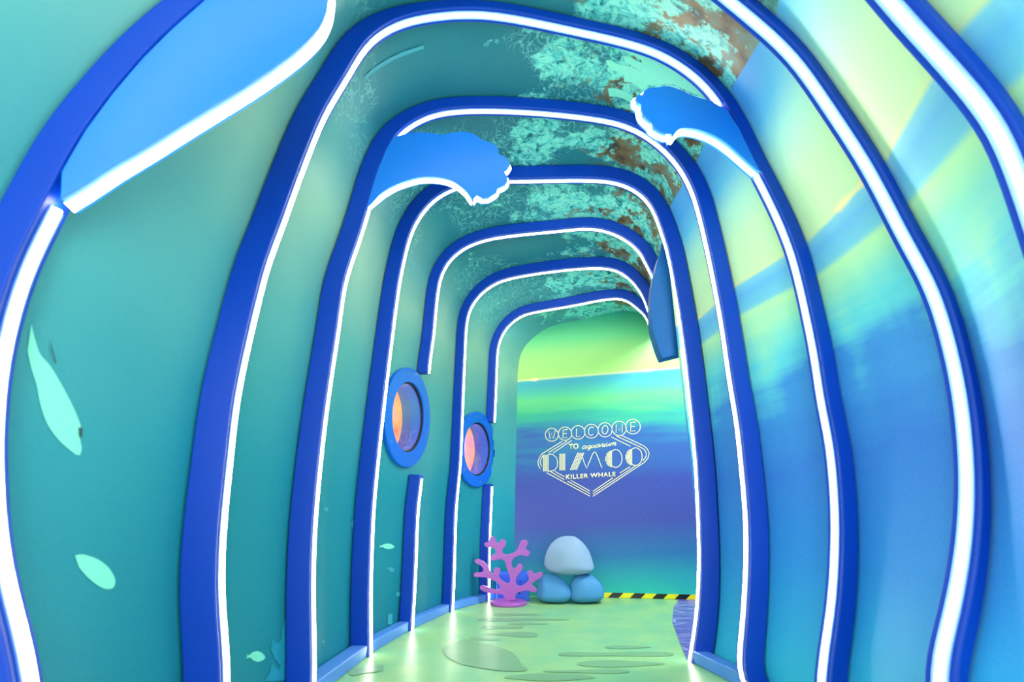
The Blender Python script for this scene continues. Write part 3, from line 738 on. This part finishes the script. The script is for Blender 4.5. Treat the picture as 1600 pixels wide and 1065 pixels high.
aq = [[(.75, .85), (.45, 1), (.1, .7), (0, .3), (.2, .02), (.5, .1), (.8, .6), (.85, .95), (.78, .3), (.9, .02), (1.1, .15)],
      [(1.85, .85), (1.55, 1), (1.2, .7), (1.1, .3), (1.3, .02), (1.6, .1), (1.9, .6), (1.97, .95), (1.75, -.5), (1.68, -.75), (1.95, -.3), (2.2, .2)],
      [(2.3, .95), (2.2, .35), (2.35, .03), (2.65, .15), (2.95, .95), (2.87, .25), (3.0, .02), (3.2, .15)],
      [(3.95, .85), (3.65, 1), (3.3, .7), (3.2, .3), (3.4, .02), (3.7, .1), (4.0, .6), (4.05, .95), (3.98, .3), (4.1, .02), (4.35, .3)],
      [(4.35, .3), (4.55, 1.05), (4.65, .85), (4.9, .85), (4.8, .3), (4.95, .02), (5.15, .15)],
      [(5.3, .95), (5.2, .3), (5.32, .02), (5.55, .2)], [(5.37, 1.3), (5.40, 1.42)],
      [(5.75, .95), (5.65, .35), (5.8, .03), (6.1, .15), (6.4, .95), (6.32, .25), (6.45, .02), (6.65, .3)],
      [(6.65, .1), (6.8, .95), (6.75, .1)], [(6.8, .6), (7.1, .98), (7.3, .8), (7.2, .1)], [(7.25, .6), (7.6, .98), (7.78, .8), (7.68, .2), (7.85, .02), (8.05, .25)]]
strokes('word_aquarium', [catmull([(503+249*(x+.38*y)/8.1, 655-27*(x/8.1)-25*y) for x, y in P], 14) for P in aq], .0062)
text('words_killer_whale', 'KILLER WHALE', 390, 872, 748, 850, 31, bold=.025, sub=1.1)

# ---------------------------------------------------------------- hazard tape
tp0 = WALL.px(930, 931)[0]; tp1 = 2.9
v = []
for s in (tp0, tp1):
    v += [WALL.at(s, 0.003, -.002), WALL.at(s, .046, -.002), WALL.at(s, .046, -.0055), WALL.at(s, .003, -.0055)]
o = mesh_obj('hazard_tape', v, [(0, 1, 2, 3), (4, 7, 6, 5), (0, 4, 5, 1), (1, 5, 6, 2), (2, 6, 7, 3), (3, 7, 4, 0)], M['tape']); fix_normals(o)
tag(o, 'black and yellow striped hazard tape along the foot of the far wall', 'tape')

# ---------------------------------------------------------------- coral cutout
CO = [(1075, 550), (1068, 520), (1050, 512), (1020, 508), (980, 505), (940, 492), (920, 475), (922, 460), (940, 455), (965, 465), (1000, 478), (1030, 482), (1045, 470), (1040, 450), (1015, 430), (980, 415), (950, 405), (910, 405), (885, 402), (880, 388), (890, 375), (920, 375), (940, 368), (938, 350), (920, 330), (895, 318), (885, 305), (892, 293), (915, 292), (945, 308), (970, 335), (980, 360), (990, 378), (1005, 380), (1005, 360), (1015, 348), (1030, 343), (1045, 352), (1048, 370), (1040, 400), (1060, 425), (1085, 440), (1100, 440), (1108, 425), (1105, 395), (1090, 355), (1080, 320), (1070, 300), (1050, 292), (1025, 300), (1000, 302), (985, 290), (990, 272), (1010, 262), (1020, 248), (1015, 230), (995, 218), (965, 218), (948, 205), (950, 190), (970, 185), (980, 170), (985, 155), (998, 148), (1012, 158), (1018, 180), (1030, 192), (1040, 188), (1045, 175), (1060, 168), (1078, 175), (1083, 195), (1075, 215), (1062, 228), (1060, 248), (1075, 262), (1100, 262), (1130, 250), (1155, 230), (1165, 205), (1175, 180), (1195, 172), (1215, 178), (1220, 195), (1210, 215), (1205, 230), (1225, 242), (1232, 258), (1222, 272), (1205, 275), (1185, 268), (1160, 272), (1135, 285), (1120, 305), (1118, 325), (1125, 345), (1140, 350), (1150, 335), (1160, 323), (1175, 322), (1187, 335), (1185, 355), (1165, 385), (1148, 410), (1145, 435), (1155, 455), (1175, 460), (1200, 445), (1222, 425), (1225, 405), (1215, 385), (1218, 368), (1235, 362), (1250, 372), (1258, 385), (1275, 378), (1295, 372), (1312, 380), (1312, 395), (1295, 412), (1265, 430), (1245, 450), (1255, 462), (1272, 475), (1275, 490), (1262, 500), (1245, 498), (1220, 490), (1190, 492), (1160, 500), (1145, 512), (1140, 550)]
cb = floor_pt(794.5, 944)
CP = Plane(cb.y, 5)
t = thing('coral_cutout', 'orchid purple branching coral cutout standing on a round base before the far wall', 'coral', (cb.x, cb.y, 0))
pts = [CP.px(520+x/4, 800+y/4) for x, y in catmull(CO, 300)]
slab('coral_board', CP, pts, -.014, .014, M['coral'], t, .005)
s0, z0 = CP.px(787, 936.5); s1, _ = CP.px(797, 936.5)
slab('stem_tab', CP, [(s0, .028), (s1, .028), (s1, z0+.012), (s0, z0+.012)], -.011, .011, M['coral'], t, 0)
v = []; f = []
prof = [(.0, .0), (.165, .0), (.168, .006), (.168, .022), (.163, .028), (0, .028)]
for i in range(48):
    a = 2*math.pi*i/48
    for r_, z_ in prof[1:5]: v.append((cb.x+r_*math.cos(a), cb.y+r_*math.sin(a), z_+.001))
for i in range(48):
    for j in range(3): f.append((i*4+j, ((i+1) % 48)*4+j, ((i+1) % 48)*4+j+1, i*4+j+1))
f += [tuple(i*4+3 for i in range(48)), tuple(i*4 for i in range(47, -1, -1))]
mesh_obj('round_base', v, f, M['coral'], t)

# ---------------------------------------------------------------- foam rocks
def rock(px, py, w, d, h, mat, label, z0=0.0, Y=None, taper=.25, seed=1, tilt=0.0, flat=.55):
    r = ray(px, py)
    k = (Y/r.y) if Y else ((z0-H)/r.z); X = r.x*k; Yc = r.y*k
    bm = bmesh.new(); bmesh.ops.create_icosphere(bm, subdivisions=5, radius=1)
    rnd = random.Random(seed); ph = [rnd.uniform(0, 6) for _ in range(6)]
    planes = []
    for i in range(9):
        a = rnd.uniform(0, 6.28); e = rnd.uniform(.0, 1.0)
        planes.append((Vector((math.cos(a)*math.cos(e), math.sin(a)*math.cos(e), math.sin(e))), rnd.uniform(.92, 1.02)))
    for v in bm.verts:
        p = v.co.copy().normalized()
        # rounded box-like dome with a soft flat bottom
        q = 2.6; L = (abs(p.x)**q+abs(p.y)**q+abs(p.z)**q)**(1/q); p = p/L
        if p.z < 0: p.z *= flat
        for n, dd in planes:                      # softly planed facets
            e = p.dot(n)-dd
            if e > 0: p -= n*e*.4
        tz = max(0, (p.z+flat)/(1+flat))
        sc = 1-taper*tz**1.6
        x = p.x*sc*w/2; y = p.y*sc*d/2; z = p.z*h/(1+flat)
        x += .012*math.sin(p.z*3+ph[0])+.010*math.sin(p.y*4+ph[1]); y += .012*math.sin(p.x*3+ph[2])
        z += tilt*x
        v.co = (x, y, z)
    mn = min(v.co.z for v in bm.verts)
    for v in bm.verts: v.co.z -= mn
    me = bpy.data.meshes.new('foam_rock'); bm.to_mesh(me); bm.free(); me.materials.append(mat)
    me.polygons.foreach_set('use_smooth', [True]*len(me.polygons))
    o = bpy.data.objects.new('foam_rock', me); COL.objects.link(o); o.location = (X, Yc, z0)
    tag(o, label, 'rock', 'foam rocks stacked by the far wall')
    return o
rock(864, 943, .32, .30, .245, M['rock_blue'], 'blue rounded rock on the floor, lower left of the stack of three', Y=5.33, taper=.22, seed=3)
rock(916, 941, .335, .30, .245, M['rock_blue'], 'blue rounded rock on the floor, lower right of the stack of three', Y=5.33, taper=.12, seed=8)
rock(891.5, 906, .47, .36, .345, M['rock_pale'], 'big pale grey blue rock resting on the two smaller blue rocks', z0=.238, Y=5.34, flat=.38, taper=.22, seed=5)

# ---------------------------------------------------------------- blue box behind the coral
bx0 = floor_pt(776, 941); bx1 = floor_pt(827, 941); Yb = 5.40
xa, xb = (776-800)/800*(Yb*.948-.2), (827-800)/800*(Yb*.948-.2)
t = thing('blue_box', 'small bright blue box on the floor behind the purple coral', 'box', ((xa+xb)/2, Yb+.09, 0))
v = [(xa, Yb, .001), (xb, Yb, .001), (xb, Yb+.18, .001), (xa, Yb+.18, .001), (xa, Yb, .245), (xb, Yb, .245), (xb, Yb+.18, .245), (xa, Yb+.18, .245)]
o = mesh_obj('body', v, [(0, 1, 5, 4), (1, 2, 6, 5), (2, 3, 7, 6), (3, 0, 4, 7), (4, 5, 6, 7), (3, 2, 1, 0)], M['box'], t); fix_normals(o); bevel(o, .006, 3)
for (x, z) in ((.72, .70), (.70, .28)):
    cx, cz = xa+(xb-xa)*x, .245*z
    vv = [(cx+.008*math.cos(2*math.pi*j/14), Yb-.002, cz+.008*math.sin(2*math.pi*j/14)) for j in range(14)]
    vv += [(a, Yb+.004, c) for a, b, c in vv]
    h = mesh_obj('screw_hole', vv, [tuple(range(14)), tuple(range(27, 13, -1))] + [(j, (j+1) % 14, 14+(j+1) % 14, 14+j) for j in range(14)], M['gasket'], t); fix_normals(h)
